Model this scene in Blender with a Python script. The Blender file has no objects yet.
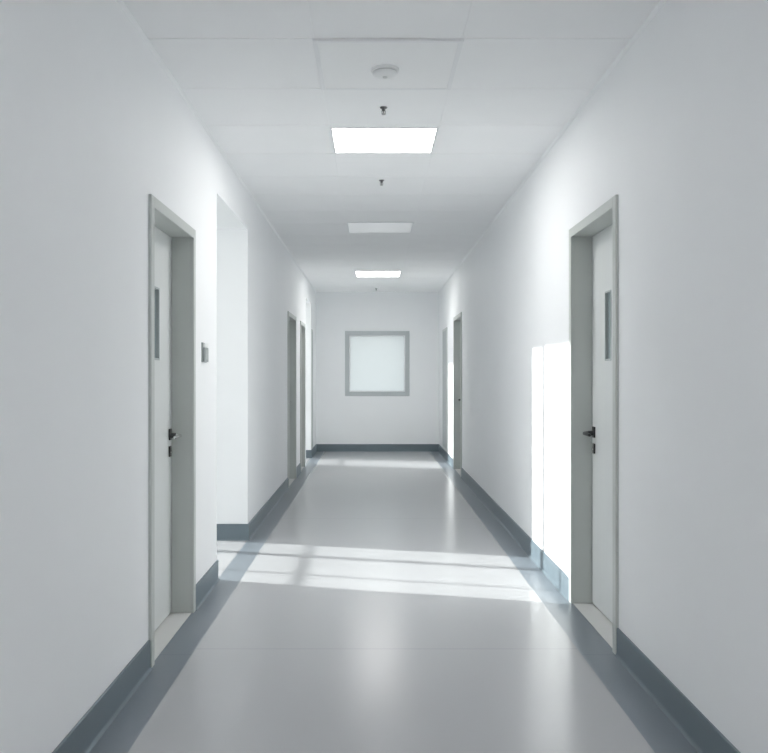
import bpy, bmesh, math, random
from mathutils import Vector, Matrix
random.seed(3)
S = bpy.context.scene
COL = S.collection

# ------------------------------------------------------------------ constants (metres)
XL, XR = -0.973, 1.110          # corridor wall faces
YB, YN = 14.05, -5.0            # end wall, wall behind the viewer
H = 2.70                        # ceiling height
TH = 0.30                       # wall thickness
EYE = 1.261
F = 830.0

# ------------------------------------------------------------------ materials
def mat(name, base, rough=0.5, metal=0.0, spec=0.5, noise=0.0, nscale=8.0, bump=0.0, bscale=200.0, rvar=0.0, stretch=None, coat=0.0):
    m = bpy.data.materials.new(name); m.use_nodes = True
    nt = m.node_tree; n = nt.nodes; l = nt.links
    b = n['Principled BSDF']
    b.inputs['Base Color'].default_value = (*base, 1)
    b.inputs['Roughness'].default_value = rough
    b.inputs['Metallic'].default_value = metal
    b.inputs['Specular IOR Level'].default_value = spec
    b.inputs['Coat Weight'].default_value = coat
    b.inputs['Coat Roughness'].default_value = 0.15
    tc = n.new('ShaderNodeNewGeometry')
    src = tc.outputs['Position']
    if stretch:
        mp = n.new('ShaderNodeMapping'); mp.inputs['Scale'].default_value = stretch
        l.new(src, mp.inputs['Vector']); src = mp.outputs['Vector']
    nz = n.new('ShaderNodeTexNoise'); nz.inputs['Scale'].default_value = nscale
    nz.inputs['Detail'].default_value = 5
    l.new(src, nz.inputs['Vector'])
    if noise:
        r = n.new('ShaderNodeMapRange')
        r.inputs['From Min'].default_value = 0.3; r.inputs['From Max'].default_value = 0.7
        r.inputs['To Min'].default_value = 1 - noise; r.inputs['To Max'].default_value = 1 + noise
        l.new(nz.outputs['Fac'], r.inputs['Value'])
        mx = n.new('ShaderNodeVectorMath'); mx.operation = 'SCALE'
        mx.inputs[0].default_value = base
        l.new(r.outputs['Result'], mx.inputs['Scale'])
        l.new(mx.outputs['Vector'], b.inputs['Base Color'])
    if rvar:
        r2 = n.new('ShaderNodeMapRange')
        r2.inputs['From Min'].default_value = 0.3; r2.inputs['From Max'].default_value = 0.7
        r2.inputs['To Min'].default_value = rough - rvar; r2.inputs['To Max'].default_value = rough + rvar
        l.new(nz.outputs['Fac'], r2.inputs['Value']); l.new(r2.outputs['Result'], b.inputs['Roughness'])
    if bump:
        nb = n.new('ShaderNodeTexNoise'); nb.inputs['Scale'].default_value = bscale
        l.new(tc.outputs['Position'], nb.inputs['Vector'])
        bp = n.new('ShaderNodeBump'); bp.inputs['Strength'].default_value = bump; bp.inputs['Distance'].default_value = 0.002
        l.new(nb.outputs['Fac'], bp.inputs['Height']); l.new(bp.outputs['Normal'], b.inputs['Normal'])
    return m

def emit(name, col, s):
    m = bpy.data.materials.new(name); m.use_nodes = True
    nt = m.node_tree; nt.nodes.remove(nt.nodes['Principled BSDF'])
    e = nt.nodes.new('ShaderNodeEmission'); e.inputs['Color'].default_value = (*col, 1); e.inputs['Strength'].default_value = s
    nt.links.new(e.outputs[0], nt.nodes['Material Output'].inputs[0])
    return m

def clear_glass(name):
    m = bpy.data.materials.new(name); m.use_nodes = True
    nt = m.node_tree; nt.nodes.remove(nt.nodes['Principled BSDF'])
    t = nt.nodes.new('ShaderNodeBsdfTransparent'); t.inputs['Color'].default_value = (.96, .98, .98, 1)
    g = nt.nodes.new('ShaderNodeBsdfGlossy'); g.inputs['Roughness'].default_value = 0.02
    x = nt.nodes.new('ShaderNodeMixShader'); x.inputs[0].default_value = 0.07
    nt.links.new(t.outputs[0], x.inputs[1]); nt.links.new(g.outputs[0], x.inputs[2])
    nt.links.new(x.outputs[0], nt.nodes['Material Output'].inputs[0])
    return m

def frosted_glass(name, col, clear):
    m = bpy.data.materials.new(name); m.use_nodes = True
    nt = m.node_tree; nt.nodes.remove(nt.nodes['Principled BSDF'])
    t = nt.nodes.new('ShaderNodeBsdfTranslucent'); t.inputs['Color'].default_value = (*col, 1)
    c = nt.nodes.new('ShaderNodeBsdfTransparent'); c.inputs['Color'].default_value = (.95, .98, .98, 1)
    g = nt.nodes.new('ShaderNodeBsdfGlossy'); g.inputs['Roughness'].default_value = 0.12
    x = nt.nodes.new('ShaderNodeMixShader'); x.inputs[0].default_value = clear
    y = nt.nodes.new('ShaderNodeMixShader'); y.inputs[0].default_value = 0.06
    nt.links.new(t.outputs[0], x.inputs[1]); nt.links.new(c.outputs[0], x.inputs[2])
    nt.links.new(x.outputs[0], y.inputs[1]); nt.links.new(g.outputs[0], y.inputs[2])
    nt.links.new(y.outputs[0], nt.nodes['Material Output'].inputs[0])
    return m

M_WALL = mat('white_wall_paint', (.88, .89, .90), .6, spec=.22, noise=.008, nscale=2.0, bump=.02, bscale=90)
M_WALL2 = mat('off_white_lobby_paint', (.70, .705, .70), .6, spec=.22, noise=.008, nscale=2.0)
M_CEIL = mat('white_ceiling_tile', (.92, .925, .93), .75, spec=.2, noise=.01, nscale=3.0)
M_CTRIM = mat('ceiling_edge_trim', (.90, .91, .92), .4)
def floor_mat(name, base, rough, seams):
    m = mat(name, base, rough, spec=.5, noise=.012, nscale=1.1, rvar=.012, stretch=(1, .35, 1))
    nt = m.node_tree; n = nt.nodes; l = nt.links; b = n['Principled BSDF']
    src = b.inputs['Base Color'].links[0].from_socket
    g = n.new('ShaderNodeNewGeometry'); sp = n.new('ShaderNodeSeparateXYZ'); l.new(g.outputs['Position'], sp.inputs[0])
    tot = None
    for s in seams:                                   # welded sheet joints
        d = n.new('ShaderNodeMath'); d.operation = 'SUBTRACT'; d.inputs[1].default_value = s; l.new(sp.outputs['Y'], d.inputs[0])
        a = n.new('ShaderNodeMath'); a.operation = 'ABSOLUTE'; l.new(d.outputs[0], a.inputs[0])
        c = n.new('ShaderNodeMath'); c.operation = 'LESS_THAN'; c.inputs[1].default_value = 0.004; l.new(a.outputs[0], c.inputs[0])
        if tot is None: tot = c
        else:
            t = n.new('ShaderNodeMath'); t.operation = 'MAXIMUM'; l.new(tot.outputs[0], t.inputs[0]); l.new(c.outputs[0], t.inputs[1]); tot = t
    mx = n.new('ShaderNodeMixRGB'); mx.blend_type = 'MULTIPLY'; mx.inputs['Color2'].default_value = (.86, .86, .88, 1)
    l.new(tot.outputs[0], mx.inputs['Fac']); l.new(src, mx.inputs['Color1']); l.new(mx.outputs[0], b.inputs['Base Color'])
    return m
M_FLOOR = floor_mat('pale_grey_vinyl', (.445, .45, .462), .235, [3.85, 0.6, 7.4, 10.9])
M_STRIP = floor_mat('blue_grey_vinyl_border', (.19, .22, .25), .30, [3.77, 0.6, 7.4, 10.9])
M_SKIRT = mat('slate_blue_skirting', (.135, .173, .20), .36, noise=.02, nscale=3)
M_FRAME = mat('grey_green_frame_paint', (.55, .575, .555), .38, noise=.01, nscale=5)
M_LEAF = mat('pale_grey_door_laminate', (.71, .73, .725), .35, noise=.01, nscale=4, stretch=(6, 6, .6))
M_THR = mat('pale_threshold', (.60, .60, .59), .35, noise=.02, nscale=8)
M_BEAD = mat('vision_panel_bead', (.42, .46, .46), .4)
M_PANE = mat('grey_green_vision_glass', (.37, .44, .445), .10, spec=.6, noise=.01, nscale=3)
M_BLACK = mat('black_door_hardware', (.018, .019, .02), .32, spec=.6)
M_STEEL = mat('satin_steel', (.72, .72, .71), .22, metal=1)
M_WINF = mat('grey_window_frame', (.50, .53, .54), .4)
M_LAMPF = mat('lamp_frame_white', (.86, .87, .88), .4)
M_LIT3 = emit('soft_opal_diffuser', (1.0, .985, .965), 13.0)
M_LIT2 = emit('added_lamp_diffuser', (1.0, .985, .965), 28.0)  # stronger, only for the added lamp behind the viewer
M_UNLIT = mat('unlit_diffuser_added_glow', (.92, .93, .94), .3)
M_UNLIT.node_tree.nodes['Principled BSDF'].inputs['Emission Color'].default_value = (1, 1, 1, 1)
M_UNLIT.node_tree.nodes['Principled BSDF'].inputs['Emission Strength'].default_value = .09  # slight glow added so the unlit panel reads lighter than the tiles
M_LIT = emit('lit_opal_diffuser', (1.0, .985, .965), 14.5)
M_PLAST = mat('white_plastic', (.82, .83, .83), .35)
M_PLASTG = mat('grey_plastic', (.66, .67, .67), .4)
M_READER = mat('grey_reader_plastic', (.33, .36, .36), .4)
M_SPRK = mat('dark_bronze_sprinkler', (.16, .16, .16), .3, metal=.8)
M_PANEL = mat('white_access_panel', (.91, .915, .917), .7, spec=.2)
M_CUP = mat('grey_cupboard_laminate', (.42, .45, .455), .4, noise=.01)
M_GROUND = mat('pale_paving', (.55, .55, .53), .9, noise=.06, nscale=1.5)
M_CLEAR = clear_glass('clear_window_glass')
M_FROST = frosted_glass('frosted_window_glass', (.665, .69, .69), .0)

# ------------------------------------------------------------------ helpers
def meta(o, label=None, cat=None, group=None, kind=None):
    if label: o['label'] = label
    if cat: o['category'] = cat
    if group: o['group'] = group
    if kind: o['kind'] = kind
    return o

def empty(name, loc, **k):
    o = bpy.data.objects.new(name, None); COL.objects.link(o); o.location = loc
    o.empty_display_size = 0.1
    return meta(o, **k)

def box(bm, x0, x1, y0, y1, z0, z1):
    x0, x1 = sorted((x0, x1)); y0, y1 = sorted((y0, y1)); z0, z1 = sorted((z0, z1))
    v = [bm.verts.new(p) for p in ((x0,y0,z0),(x1,y0,z0),(x1,y1,z0),(x0,y1,z0),(x0,y0,z1),(x1,y0,z1),(x1,y1,z1),(x0,y1,z1))]
    for f in ((0,3,2,1),(4,5,6,7),(0,1,5,4),(1,2,6,5),(2,3,7,6),(3,0,4,7)):
        bm.faces.new([v[i] for i in f])
    return v

def lathe(bm, prof, seg=32, M=None):
    """prof: (r, z) list, spun about z; M optional matrix"""
    M = M or Matrix.Identity(4)
    rings = []
    for r, z in prof:
        if r < 1e-6: rings.append([bm.verts.new(M @ Vector((0, 0, z)))])
        else: rings.append([bm.verts.new(M @ Vector((r*math.cos(2*math.pi*i/seg), r*math.sin(2*math.pi*i/seg), z))) for i in range(seg)])
    for a, b in zip(rings, rings[1:]):
        for i in range(seg):
            j = (i+1) % seg
            if len(a) == 1 and len(b) == 1: continue
            if len(a) == 1: bm.faces.new((a[0], b[i], b[j]))
            elif len(b) == 1: bm.faces.new((a[i], a[j], b[0]))
            else: bm.faces.new((a[i], a[j], b[j], b[i]))
    for ring in (rings[0], rings[-1]):
        if len(ring) > 1: bm.faces.new(ring)

def tube(bm, pts, r, seg=14, squash=1.0):
    """round bar along pts with smooth frames; r a number or list"""
    pts = [Vector(p) for p in pts]
    rs = r if isinstance(r, (list, tuple)) else [r]*len(pts)
    rings = []
    up = Vector((0, 0, 1))
    for i, p in enumerate(pts):
        t = (pts[min(i+1, len(pts)-1)] - pts[max(i-1, 0)]).normalized()
        a = t.cross(up)
        if a.length < 1e-4: a = t.cross(Vector((0, 1, 0)))
        a.normalize(); b = a.cross(t)
        rings.append([bm.verts.new(p + rs[i]*(math.cos(2*math.pi*k/seg)*a*squash + math.sin(2*math.pi*k/seg)*b)) for k in range(seg)])
    for A, B in zip(rings, rings[1:]):
        for k in range(seg):
            bm.faces.new((A[k], A[(k+1) % seg], B[(k+1) % seg], B[k]))
    bm.faces.new(rings[0]); bm.faces.new(rings[-1])

def build(name, bm, m, parent=None, bevel=0.0, smooth=False, seg=2, loc=None):
    bmesh.ops.recalc_face_normals(bm, faces=bm.faces)
    if bevel:
        es = [e for e in bm.edges if len(e.link_faces) == 2 and e.calc_face_angle(0) > 0.6]
        bmesh.ops.bevel(bm, geom=es, offset=bevel, segments=seg, profile=.5, affect='EDGES', clamp_overlap=True)
        bmesh.ops.recalc_face_normals(bm, faces=bm.faces)
    me = bpy.data.meshes.new(name); bm.to_mesh(me); bm.free()
    me.materials.append(m)
    if smooth:
        for p in me.polygons: p.use_smooth = True
        me.set_sharp_from_angle(angle=math.radians(38))
    o = bpy.data.objects.new(name, me); COL.objects.link(o)
    if parent is not None: o.parent = parent
    if loc: o.location = loc
    return o

def struct(name, bm, m, label, cat, **k):
    o = build(name, bm, m, **k)
    return meta(o, label, cat, kind='structure')

def copy_tree(o, parent=None):
    c = o.copy(); COL.objects.link(c)
    if parent is not None: c.parent = parent
    for ch in list(o.children): copy_tree(ch, c)
    return c

# ------------------------------------------------------------------ openings
# kind, y0, y1 (clear), head
L_OPEN = [('door', 3.634, 4.435, 2.007), ('pass', 5.15, 6.42, 2.405), ('door', 9.435, 10.28, 1.960),
          ('door', 11.035, 11.66, 1.960), ('pass', 11.95, 12.92, 2.405)]
R_OPEN = [('door', 3.805, 4.615, 2.042), ('door', 10.455, 11.36, 2.030)]
JT = 0.03       # jamb board thickness
REC = 0.19      # depth of a door recess

def side_wall(name, xf, s, opens, label):
    """xf: corridor face; s: -1 left wall, +1 right wall"""
    bm = bmesh.new(); xb = xf + s*TH
    y = YN - 0.15
    for kind, a, b, h in opens:
        if kind == 'door': a -= JT; b += JT; h += JT
        box(bm, xf, xb, y, a, 0, H)
        box(bm, xf, xb, a, b, h, H)
        if kind == 'door': box(bm, xf + s*REC, xb, a, b, 0, h)
        y = b
    box(bm, xf, xb, y, YB, 0, H)
    return struct(name, bm, M_WALL, label, 'wall')
side_wall('wall_left', XL, -1, L_OPEN, 'white wall on the left of the corridor with doors and two openings')
side_wall('wall_right', XR, 1, R_OPEN, 'white wall on the right of the corridor with sunlit patch')

# end wall with window hole
WX0, WX1, WZ0, WZ1 = -0.482, 0.609, 0.939, 2.040
bm = bmesh.new()
a, b = XL - TH, XR + TH
box(bm, a, WX0 + .01, YB, YB + .25, 0, H); box(bm, WX1 - .01, b, YB, YB + .25, 0, H)
box(bm, WX0 + .01, WX1 - .01, YB, YB + .25, 0, WZ0 + .01); box(bm, WX0 + .01, WX1 - .01, YB, YB + .25, WZ1 - .01, H)
struct('wall_back', bm, M_WALL, 'white end wall of the corridor holding the square window', 'wall')
bm = bmesh.new(); box(bm, XL, XR, YN - .15, YN, 0, H)
struct('wall_front', bm, M_WALL, 'white wall closing the corridor behind the viewer', 'wall')

# ------------------------------------------------------------------ floor
SL, SR = -0.825, 0.945
bm = bmesh.new(); box(bm, SL, SR, YN, YB, -.1, 0)
struct('floor', bm, M_FLOOR, 'pale grey glossy vinyl floor down the middle of the corridor', 'floor')
bm = bmesh.new(); box(bm, XL, SL, YN, YB, -.1, 0)
struct('trim_1', bm, M_STRIP, 'blue-grey floor border strip along the left wall', 'floor border')
bm = bmesh.new(); box(bm, SR, XR, YN, YB, -.1, 0)
struct('trim_2', bm, M_STRIP, 'blue-grey floor border strip along the right wall', 'floor border')

# ------------------------------------------------------------------ ceiling: tiles with shallow joints
bm = bmesh.new()
xs = [XL, -.25, .375, XR]
ys = [YN] + [y for y in (3.53 + .605*k for k in range(-15, 18)) if YN + .05 < y < YB - .05] + [YB]
g = 0.003
for i in range(len(xs) - 1):
    for j in range(len(ys) - 1):
        box(bm, xs[i] + (g if i else 0), xs[i+1] - (g if i < 2 else 0), ys[j] + g, ys[j+1] - g, H, H + .012)
box(bm, XL, XR, YN, YB, H + .004, H + .15)
struct('ceiling', bm, M_CEIL, 'white ceiling of large flat tiles with thin joints', 'ceiling')
for nm, x, s in (('trim_3', XL, 1), ('trim_4', XR, -1)):
    bm = bmesh.new()
    v = [[bm.verts.new((x + s*p, y, H - q)) for p, q in ((0, 0), (.014, 0), (0, .014))] for y in (YN, YB)]
    for i in range(3): bm.faces.new((v[0][i], v[0][(i+1) % 3], v[1][(i+1) % 3], v[1][i]))
    bm.faces.new(v[0]); bm.faces.new(v[1])
    struct(nm, bm, M_CTRIM, 'thin white edge angle where ceiling meets the %s wall' % ('left' if s > 0 else 'right'), 'trim')

# ------------------------------------------------------------------ skirting (coved foot)
PROF = [(0, .125), (.006, .125), (.009, .122), (.009, .016), (.0105, .009), (.014, .004), (.019, .001), (.019, 0), (0, 0)]
def skirting(name, pts, label):
    """pts: polyline in plan, the room lies to the right of the direction of travel"""
    P = [Vector((p[0], p[1])) for p in pts]; n = len(P)
    nrm = []
    for i in range(n - 1):
        d = (P[i+1] - P[i]).normalized(); nrm.append(Vector((d.y, -d.x)))
    rings = []; bm = bmesh.new()
    for i in range(n):
        if i == 0: m = nrm[0]
        elif i == n - 1: m = nrm[-1]
        else:
            m = (nrm[i-1] + nrm[i]); m = m / (1 + nrm[i-1].dot(nrm[i]))
        rings.append([bm.verts.new((P[i].x + m.x*o, P[i].y + m.y*o, z)) for o, z in PROF])
    k = len(PROF)
    for A, B in zip(rings, rings[1:]):
        for j in range(k):
            bm.faces.new((A[j], A[(j+1) % k], B[(j+1) % k], B[j]))
    bm.faces.new(rings[0]); bm.faces.new(rings[-1])
    return struct(name, bm, M_SKIRT, label, 'skirting', smooth=True)
CW = 0.046     # casing width
lo = lambda i: (L_OPEN[i][1] - CW, L_OPEN[i][2] + CW)
ro = lambda i: (R_OPEN[i][1] - CW, R_OPEN[i][2] + CW)
XI = XL - TH
skirting('baseboard_left', [(XL, YN), (XL, lo(0)[0])], 'slate-blue skirting on the left wall in the foreground, before the near door')
skirting('baseboard_left', [(XL, lo(0)[1]), (XL, 5.15), (XI, 5.15)], 'slate-blue skirting between the near left door and the opening')
skirting('baseboard_left', [(XI, 6.42), (XL, 6.42), (XL, lo(2)[0])], 'slate-blue skirting wrapping the far corner of the near opening')
skirting('baseboard_left', [(XL, lo(2)[1]), (XL, lo(3)[0])], 'slate-blue skirting between the two far left doors')
skirting('baseboard_left', [(XI, 12.92), (XL, 12.92), (XL, YB)], 'slate-blue skirting at the far end of the left wall')
skirting('baseboard_back', [(XL, YB), (XR, YB)], 'slate-blue skirting along the end wall under the square window')
skirting('baseboard_right', [(XR, YB), (XR, ro(1)[1])], 'slate-blue skirting on the right wall beyond the far door')
skirting('baseboard_right', [(XR, ro(1)[0]), (XR, ro(0)[1])], 'long slate-blue skirting between the two right doors')
skirting('baseboard_right', [(XR, ro(0)[0]), (XR, YN)], 'slate-blue skirting on the right wall in the foreground')

# ------------------------------------------------------------------ doors
def door(name, xf, s, y0, y1, h, label, detail=True, depth=.105):
    root = empty(name, (xf, (y0 + y1)/2, 0), label=label, cat='door', kind='structure')
    w = y1 - y0; a, b = -w/2, w/2
    X = lambda u: s*u                      # u into the wall
    pr = .014
    def fin(nm, bm, m, parent=root, **k): return build(nm, bm, m, parent, **k)
    # lining boards and stops
    bm = bmesh.new()
    box(bm, X(.0), X(REC), a - JT, a, 0, h + JT); box(bm, X(.0), X(REC), b, b + JT, 0, h + JT)
    box(bm, X(.0), X(REC), a, b, h, h + JT)
    q = depth + .046
    box(bm, X(q), X(REC), a, a + .016, 0, h); box(bm, X(q), X(REC), b - .016, b, 0, h); box(bm, X(q), X(REC), a, b, h - .016, h)
    fin('jamb', bm, M_FRAME)
    # casing on the corridor side
    bm = bmesh.new()
    v = 0.004
    for y_0, y_1, z0, z1 in ((a - CW, a + v, 0, h + CW), (b - v, b + CW, 0, h + CW), (a + v, b - v, h - v, h + CW)):
        box(bm, X(-pr), X(0.001), y_0, y_1, z0, z1)
    fin('casing', bm, M_FRAME, bevel=.003)
    # leaf with vision-panel cut-out (lock side is the far side)
    L0, L1, Z0, Z1 = a + .003, b - .003, .010, h - .003
    g0, g1, gz0, gz1 = b - .262 - .115, b - .262, 1.345, 1.708
    bm = bmesh.new()
    u0, u1 = X(depth), X(depth + .044)
    def ring(u):
        return [[bm.verts.new((u, y, z)) for y in (L0, g0, g1, L1)] for z in (Z0, gz0, gz1, Z1)]
    A, B = ring(u0), ring(u1)
    for i in range(3):
        for j in range(3):
            if i == 1 and j == 1: continue
            bm.faces.new((A[i][j], A[i][j+1], A[i+1][j+1], A[i+1][j])); bm.faces.new((B[i][j], B[i][j+1], B[i+1][j+1], B[i+1][j]))
    for j in range(3):
        for i in (0, 3): bm.faces.new((A[i][j], A[i][j+1], B[i][j+1], B[i][j]))
        for i in (0, 3): bm.faces.new((A[j][i], A[j+1][i], B[j+1][i], B[j][i]))
    for p, r_ in (((1,1),(1,2)), ((2,1),(2,2)), ((1,1),(2,1)), ((1,2),(2,2))):
        bm.faces.new((A[p[0]][p[1]], A[r_[0]][r_[1]], B[r_[0]][r_[1]], B[p[0]][p[1]]))
    leaf = fin('leaf', bm, M_LEAF)
    bm = bmesh.new(); t = .010; e = .003
    for y_0, y_1, z0, z1 in ((g0, g0 + t, gz0, gz1), (g1 - t, g1, gz0, gz1), (g0 + t, g1 - t, gz0, gz0 + t), (g0 + t, g1 - t, gz1 - t, gz1)):
        box(bm, X(depth - e), X(depth + .030), y_0, y_1, z0, z1)
    fin('vision_bead', bm, M_BEAD, leaf, bevel=.0015)
    bm = bmesh.new(); box(bm, X(depth + .014), X(depth + .022), g0 + .004, g1 - .004, gz0 + .004, gz1 - .004)
    meta(fin('vision_pane', bm, M_PANE, leaf), 'narrow grey-green glass vision pane')
    # hardware
    yc = b - .052; zh = .952
    bm = bmesh.new(); box(bm, X(depth), X(depth - .009), yc - .019, yc + .019, zh - .024, zh + .036)
    rose = fin('handle_rose', bm, M_BLACK, leaf, bevel=.003)
    bm = bmesh.new()
    pts = [(X(depth - .004), yc, zh)]
    pts += [(X(depth - .032), yc, zh)]
    for i in range(7):
        th = math.pi/2*i/6
        pts.append((X(depth - .042 - .016*math.sin(th)), yc - .016*(1 - math.cos(th)), zh))
    pts += [(X(depth - .060), yc - .05, zh), (X(depth - .060), yc - .10, zh - .001), (X(depth - .058), yc - .122, zh - .002), (X(depth - .056), yc - .126, zh - .002)]
    tube(bm, pts, [.011]*2 + [.0105]*7 + [.0098, .0095, .0085, .004])
    meta(fin('lever_handle', bm, M_STEEL if s < 0 else M_BLACK, leaf, smooth=True), 'lever door handle')
    bm = bmesh.new(); lathe(bm, [(.013, 0), (.013, .034), (.0115, .036)], 20, Matrix.Translation((X(depth), yc, zh)) @ Matrix.Rotation(-s*math.pi/2, 4, 'Y'))
    fin('handle_collar', bm, M_BLACK, leaf, smooth=True)
    bm = bmesh.new(); box(bm, X(depth), X(depth - .008), yc - .018, yc + .018, zh - .112, zh - .056)
    esc = fin('lock_plate', bm, M_BLACK, leaf, bevel=.003)
    bm = bmesh.new(); lathe(bm, [(.0085, 0), (.0085, .006), (.0075, .007), (0, .007)], 18, Matrix.Translation((X(depth - .008), yc, zh - .088)) @ Matrix.Rotation(-s*math.pi/2, 4, 'Y'))
    fin('lock_cylinder', bm, M_STEEL, esc, smooth=True)
    for z in (.25, 1.0, h - .25):          # butt hinges on the near side
        bm = bmesh.new(); lathe(bm, [(.006, z - .05), (.006, z + .05)], 12, Matrix.Translation((X(depth - .005), a + .004, 0)))
        fin('hinge', bm, M_STEEL, leaf, smooth=True)
    bm = bmesh.new(); box(bm, X(0), X(REC), a, b, -.02, .002)
    fin('threshold', bm, M_THR)
    return root
L1 = L_OPEN; R1 = R_OPEN
door('door_1', XL, -1, *L_OPEN[0][1:], 'near left door, pale grey with steel lever handle, beside the wall reader')
door('door_2', XR, 1, *R_OPEN[0][1:], 'near right door, pale grey with black lever, beside the sunlit wall patch')
door('door_3', XL, -1, *L_OPEN[2][1:], 'middle left door in dark grey-green frame beyond the near opening')
door('door_4', XL, -1, *L_OPEN[3][1:], 'far left door in narrow grey frame next to the far opening')
door('door_5', XR, 1, *R_OPEN[1][1:], 'far right door in grey frame next to the bright wall strip')

def cupboard(name, xf, s, y0, y1, label):
    root = empty(name, (xf, (y0 + y1)/2, 0), label=label, cat='cupboard door', kind='structure')
    w = (y1 - y0)/2; X = lambda u: -s*u
    bm = bmesh.new()
    for p, q, z0, z1 in ((-w, -w + .03, .13, 2.01), (w - .03, w, .13, 2.01), (-w + .03, w - .03, 1.98, 2.01), (-w + .03, w - .03, .13, .16)):
        box(bm, X(-.02), X(.010), p, q, z0, z1)
    build('frame', bm, M_FRAME, root, bevel=.002)
    bm = bmesh.new(); box(bm, X(-.015), X(.007), -w + .032, w - .032, .162, 1.978)
    build('leaf', bm, M_CUP, root, bevel=.001)
cupboard('door_6', XR, 1, 12.46, 13.24, 'grey flush cupboard door above the skirting at far end of right wall')
cupboard('door_7', XL, -1, 12.96, 13.24, 'narrow grey flush cupboard door at far end of left wall')

# ------------------------------------------------------------------ end window
root = empty('window_1', ((WX0 + WX1)/2, YB, WZ0), label='square frosted window in grey frame on the end wall', cat='window', kind='structure')
w = (WX1 - WX0)/2; hh = WZ1 - WZ0; fw = .074
bm = bmesh.new()
for x0, x1, z0, z1 in ((-w, -w + fw, 0, hh), (w - fw, w, 0, hh), (-w + fw, w - fw, 0, fw), (-w + fw, w - fw, hh - fw, hh)):
    box(bm, x0, x1, -.012, .07, z0, z1)
build('window_frame', bm, M_WINF, root, bevel=.004)
bm = bmesh.new(); t = .012
for x0, x1, z0, z1 in ((-w + fw, -w + fw + t, fw, hh - fw), (w - fw - t, w - fw, fw, hh - fw), (-w + fw + t, w - fw - t, fw, fw + t), (-w + fw + t, w - fw - t, hh - fw - t, hh - fw)):
    box(bm, x0, x1, .005, .06, z0, z1)
build('glazing_bead', bm, M_LAMPF, root)
bm = bmesh.new(); box(bm, -w + fw, w - fw, .030, .036, fw, hh - fw)
meta(build('window_pane', bm, M_FROST, root), 'frosted bluish-white glass')

# ------------------------------------------------------------------ side lobbies on the left, each with a tall window
LX = -2.90
def lobby(n, y0, y1, wy0, wy1, mull, lab):
    hz = 3.25; sill, head = .52, 3.10
    bm = bmesh.new(); box(bm, LX, XL, y0, y1, -.1, 0)
    struct('floor_lobby', bm, M_FLOOR, 'pale floor inside the %s side opening' % lab, 'floor')
    bm = bmesh.new(); box(bm, LX - .25, XI, y0 - .15, y1 + .15, hz, hz + .15)
    struct('ceiling_lobby', bm, M_CEIL, 'white ceiling inside the %s side opening' % lab, 'ceiling')
    bm = bmesh.new()
    box(bm, LX - .25, LX, y0 - .15, wy0, -.1, hz); box(bm, LX - .25, LX, wy1, y1 + .15, -.1, hz)
    box(bm, LX - .25, LX, wy0, wy1, -.1, sill); box(bm, LX - .25, LX, wy0, wy1, head, hz)
    box(bm, LX, XI, y0 - .15, y0, -.1, hz); box(bm, LX, XI, y1, y1 + .15, -.1, hz)
    box(bm, XI, XI + .25, y0 - .15, y1 + .15, H, hz + .15)
    struct('wall_lobby', bm, M_WALL2, 'white walls inside the %s side opening' % lab, 'wall')
    root = empty('window_%d' % n, (LX - .12, (wy0 + wy1)/2, sill), label='tall clear window lighting the %s side opening' % lab, cat='window', kind='structure')
    c = (wy0 + wy1)/2; ww = (wy1 - wy0)/2; hh = head - sill
    bm = bmesh.new(); f = .045
    for p, q, z0, z1 in ((-ww, -ww + f, 0, hh), (ww - f, ww, 0, hh), (-ww + f, ww - f, 0, f), (-ww + f, ww - f, hh - f, hh)):
        box(bm, -.03, .03, p, q, z0, z1)
    build('window_frame', bm, M_WINF, root, bevel=.003)
    for m_, mw in mull:
        bm = bmesh.new(); box(bm, -.022, .022, m_ - c - mw, m_ - c + mw, f, hh - f)
        build('mullion', bm, M_WINF, root, bevel=.003)
    bm = bmesh.new(); box(bm, -.018, .018, -ww + f, ww - f, .99 - sill - .011, .99 - sill + .011)
    build('transom', bm, M_WINF, root)
    bm = bmesh.new(); box(bm, -.003, .003, -ww + f, ww - f, f, hh - f)
    build('window_pane', bm, M_CLEAR, root)
lobby(2, 5.02, 7.6, 5.35, 7.35, ((5.97, .010), (6.50, .038)), 'near')
lobby(3, 11.80, 14.05, 11.95, 13.85, ((12.62, .02), (13.25, .02)), 'far')

bm = bmesh.new(); box(bm, LX, -.95, YB + .25, 24, -.4, 5.0)  # unseen block added to shade the end window from direct sun
struct('wall_sun_block', bm, M_WALL, 'added white block outside, keeping sun off the end window', 'wall')
bm = bmesh.new(); box(bm, -40, LX - .25, -30, 50, -.5, -.35)
struct('ground', bm, M_GROUND, 'pale paved ground outside the windows', 'ground')
bm = bmesh.new(); box(bm, LX - .25, 40, YB + .25, 60, -.5, -.35)
struct('ground', bm, M_GROUND, 'pale paved ground outside the end window', 'ground')

# ------------------------------------------------------------------ ceiling lights
CX0, CX1 = -.25, .375
def ceiling_light(y0, y1, lit, label, group=None, lamp=None):
    root = empty('ceiling_light', ((CX0 + CX1)/2, (y0 + y1)/2, H), label=label, cat='ceiling light', group=group or 'ceiling lights along the corridor')
    a, b = (CX1 - CX0)/2, (y1 - y0)/2; f = .012
    bm = bmesh.new()
    for x0, x1, p, q in ((-a, -a + f, -b, b), (a - f, a, -b, b), (-a + f, a - f, -b, -b + f), (-a + f, a - f, b - f, b)):
        box(bm, x0, x1, p, q, -.005, 0)
    build('frame', bm, M_LAMPF, root, bevel=.001)
    bm = bmesh.new(); box(bm, -a + f, a - f, -b + f, b - f, -.004, 0)
    build('diffuser', bm, (lamp or M_LIT) if lit else M_UNLIT, root)
    return root
ceiling_light(4.785, 5.315, True, 'lit square ceiling light nearest the viewer, between the two sprinklers')
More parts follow.
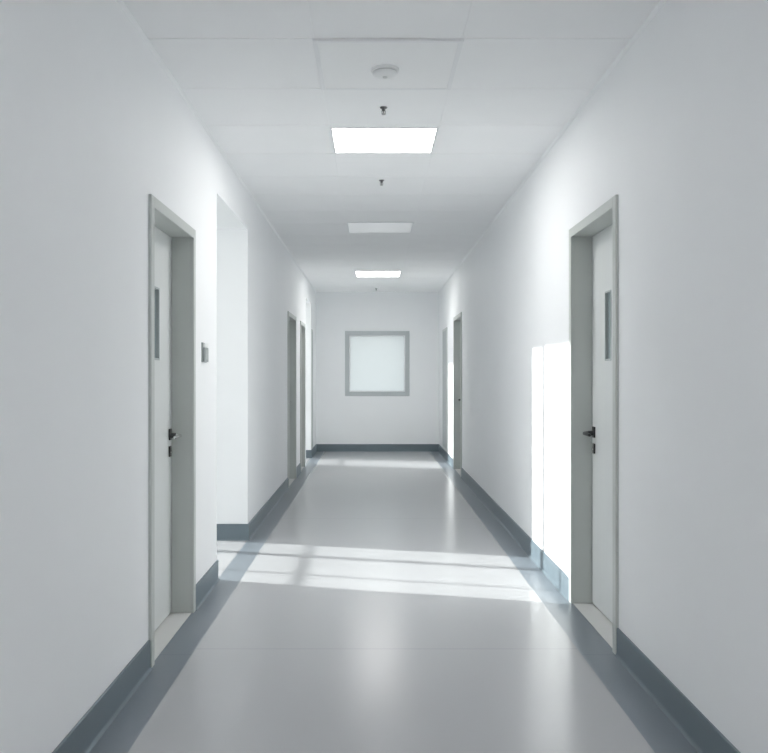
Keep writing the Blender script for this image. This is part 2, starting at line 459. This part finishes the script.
ceiling_light(-1.29, -.72, True, 'added unseen ceiling light behind the viewer, brightening the foreground', lamp=M_LIT2)  # unseen lamp added to lift the foreground
ceiling_light(7.72, 8.27, False, 'unlit grey-white ceiling light panel with faint added glow, between the two bright ones')
ceiling_light(11.28, 11.88, True, 'lit ceiling light farthest down the corridor, near the end wall', lamp=M_LIT3)

# ------------------------------------------------------------------ access panel with smoke detector
root = empty('ceiling_access_panel', ((CX0 + CX1)/2, 3.83, H), label='square white ceiling access panel with dark front lip above the smoke detector', cat='access panel')
a, b = .322, .302
bm = bmesh.new(); f = .022
for x0, x1, p, q in ((-a, -a + f, -b, b), (a - f, a, -b, b), (-a + f, a - f, -b, -b + f), (-a + f, a - f, b - f, b)):
    box(bm, x0, x1, p, q, -.011, 0)
build('frame', bm, M_LAMPF, root, bevel=.0015)
bm = bmesh.new(); box(bm, -a + f, a - f, -b + f, b - f, -.0095, 0)
build('hatch', bm, M_PANEL, root)

root = empty('smoke_detector', (.054, 3.86, H - .009), label='round white smoke detector on the ceiling access panel', cat='smoke detector')
bm = bmesh.new(); lathe(bm, [(0, 0), (.066, 0), (.066, -.008), (.062, -.012), (0, -.012)], 40)
build('base', bm, M_PLAST, root, smooth=True)
bm = bmesh.new(); lathe(bm, [(.056, -.012), (.056, -.018), (0, -.018)], 40)
build('vent_ring', bm, M_PLASTG, root, smooth=True)
bm = bmesh.new(); lathe(bm, [(.058, -.018), (.056, -.024), (.046, -.031), (.026, -.035), (0, -.036)], 40)
build('cover', bm, M_PLAST, root, smooth=True)
bm = bmesh.new(); lathe(bm, [(.012, -.035), (.011, -.039), (0, -.040)], 20)
build('indicator', bm, M_PLASTG, root, smooth=True)

# ------------------------------------------------------------------ sprinklers
def sprinkler():
    root = empty('fire_sprinkler', (0, 0, H))
    bm = bmesh.new(); lathe(bm, [(0, 0), (.024, 0), (.022, -.005), (.013, -.009), (0, -.009)], 28)
    build('escutcheon', bm, M_SPRK, root, smooth=True)
    bm = bmesh.new()
    lathe(bm, [(.010, -.008), (.010, -.020), (.007, -.022)], 18)
    for s in (-1, 1): tube(bm, [(s*.008, 0, -.020), (s*.012, 0, -.028), (s*.011, 0, -.036), (s*.003, 0, -.043)], .0024, 8)
    lathe(bm, [(.003, -.022), (.0035, -.030), (.003, -.042)], 10)
    build('body', bm, M_SPRK, root, smooth=True)
    bm = bmesh.new(); lathe(bm, [(.004, -.041), (.013, -.043), (.013, -.0445), (0, -.0455)], 24)
    build('deflector', bm, M_STEEL, root, smooth=True)
    return root
sp = sprinkler()
for i, (x, y, lab) in enumerate(((.054, 4.43, 'small dark fire sprinkler between access panel and nearest lit light'),
                                 (.059, 6.07, 'small dark fire sprinkler just beyond the nearest lit ceiling light'),
                                 (.045, 13.50, 'tiny fire sprinkler on the ceiling close to the end wall'))):
    o = sp if i == 0 else copy_tree(sp)
    o.location = (x, y, H); o.scale = (.85, .85, .85)
    meta(o, lab, 'sprinkler', 'fire sprinklers on the ceiling')

# ------------------------------------------------------------------ wall reader beside the left door
root = empty('access_reader', (XL, 4.755, 1.345), label='small grey wall reader with white top beside the near left door', cat='access reader')
bm = bmesh.new(); box(bm, 0, .006, -.062, .062, 0, .112)
build('back_plate', bm, M_READER, root, bevel=.0015)
bm = bmesh.new(); box(bm, .006, .017, -.056, .056, .003, .084)
build('body', bm, M_READER, root, bevel=.003)
bm = bmesh.new(); box(bm, .006, .017, -.050, .058, .085, .110)
meta(build('top_cap', bm, M_PLAST, root, bevel=.002), 'white top section')
bm = bmesh.new(); box(bm, .017, .0185, -.030, .030, .016, .070)
build('touch_pad', bm, mat('reader_pad', (.40, .43, .43), .3), root, bevel=.0006)

# ------------------------------------------------------------------ light
sd = bpy.data.lights.new('sun', 'SUN'); sd.energy = 7.8; sd.angle = math.radians(0.8); sd.color = (1.0, .985, .955)
so = bpy.data.objects.new('sun', sd); COL.objects.link(so)
so.rotation_euler = Vector((1, -.26, -.388)).to_track_quat('-Z', 'Y').to_euler()
so.location = (-8, 8, 6)

W = bpy.data.worlds.new('sky'); S.world = W; W.use_nodes = True
bg = W.node_tree.nodes['Background']
bg.inputs['Color'].default_value = (.95, .975, 1.0, 1); bg.inputs['Strength'].default_value = 2.0

# ------------------------------------------------------------------ camera
cd = bpy.data.cameras.new('camera'); co = bpy.data.objects.new('camera', cd); COL.objects.link(co)
co.location = (0, 0, EYE); co.rotation_euler = (math.pi/2, 0, 0)
cd.sensor_fit = 'HORIZONTAL'; cd.sensor_width = 36; cd.lens = 36*F/768
cd.shift_x = 10.5/768; cd.shift_y = 0.5/768
cd.clip_start = .05; cd.clip_end = 200
S.camera = co
vs = S.view_settings
vs.view_transform = 'Standard'; vs.look = 'None'; vs.exposure = 0.42; vs.gamma = 1.0; vs.use_curve_mapping = False
S.cycles.max_bounces = 16; S.cycles.diffuse_bounces = 12; S.cycles.transparent_max_bounces = 16
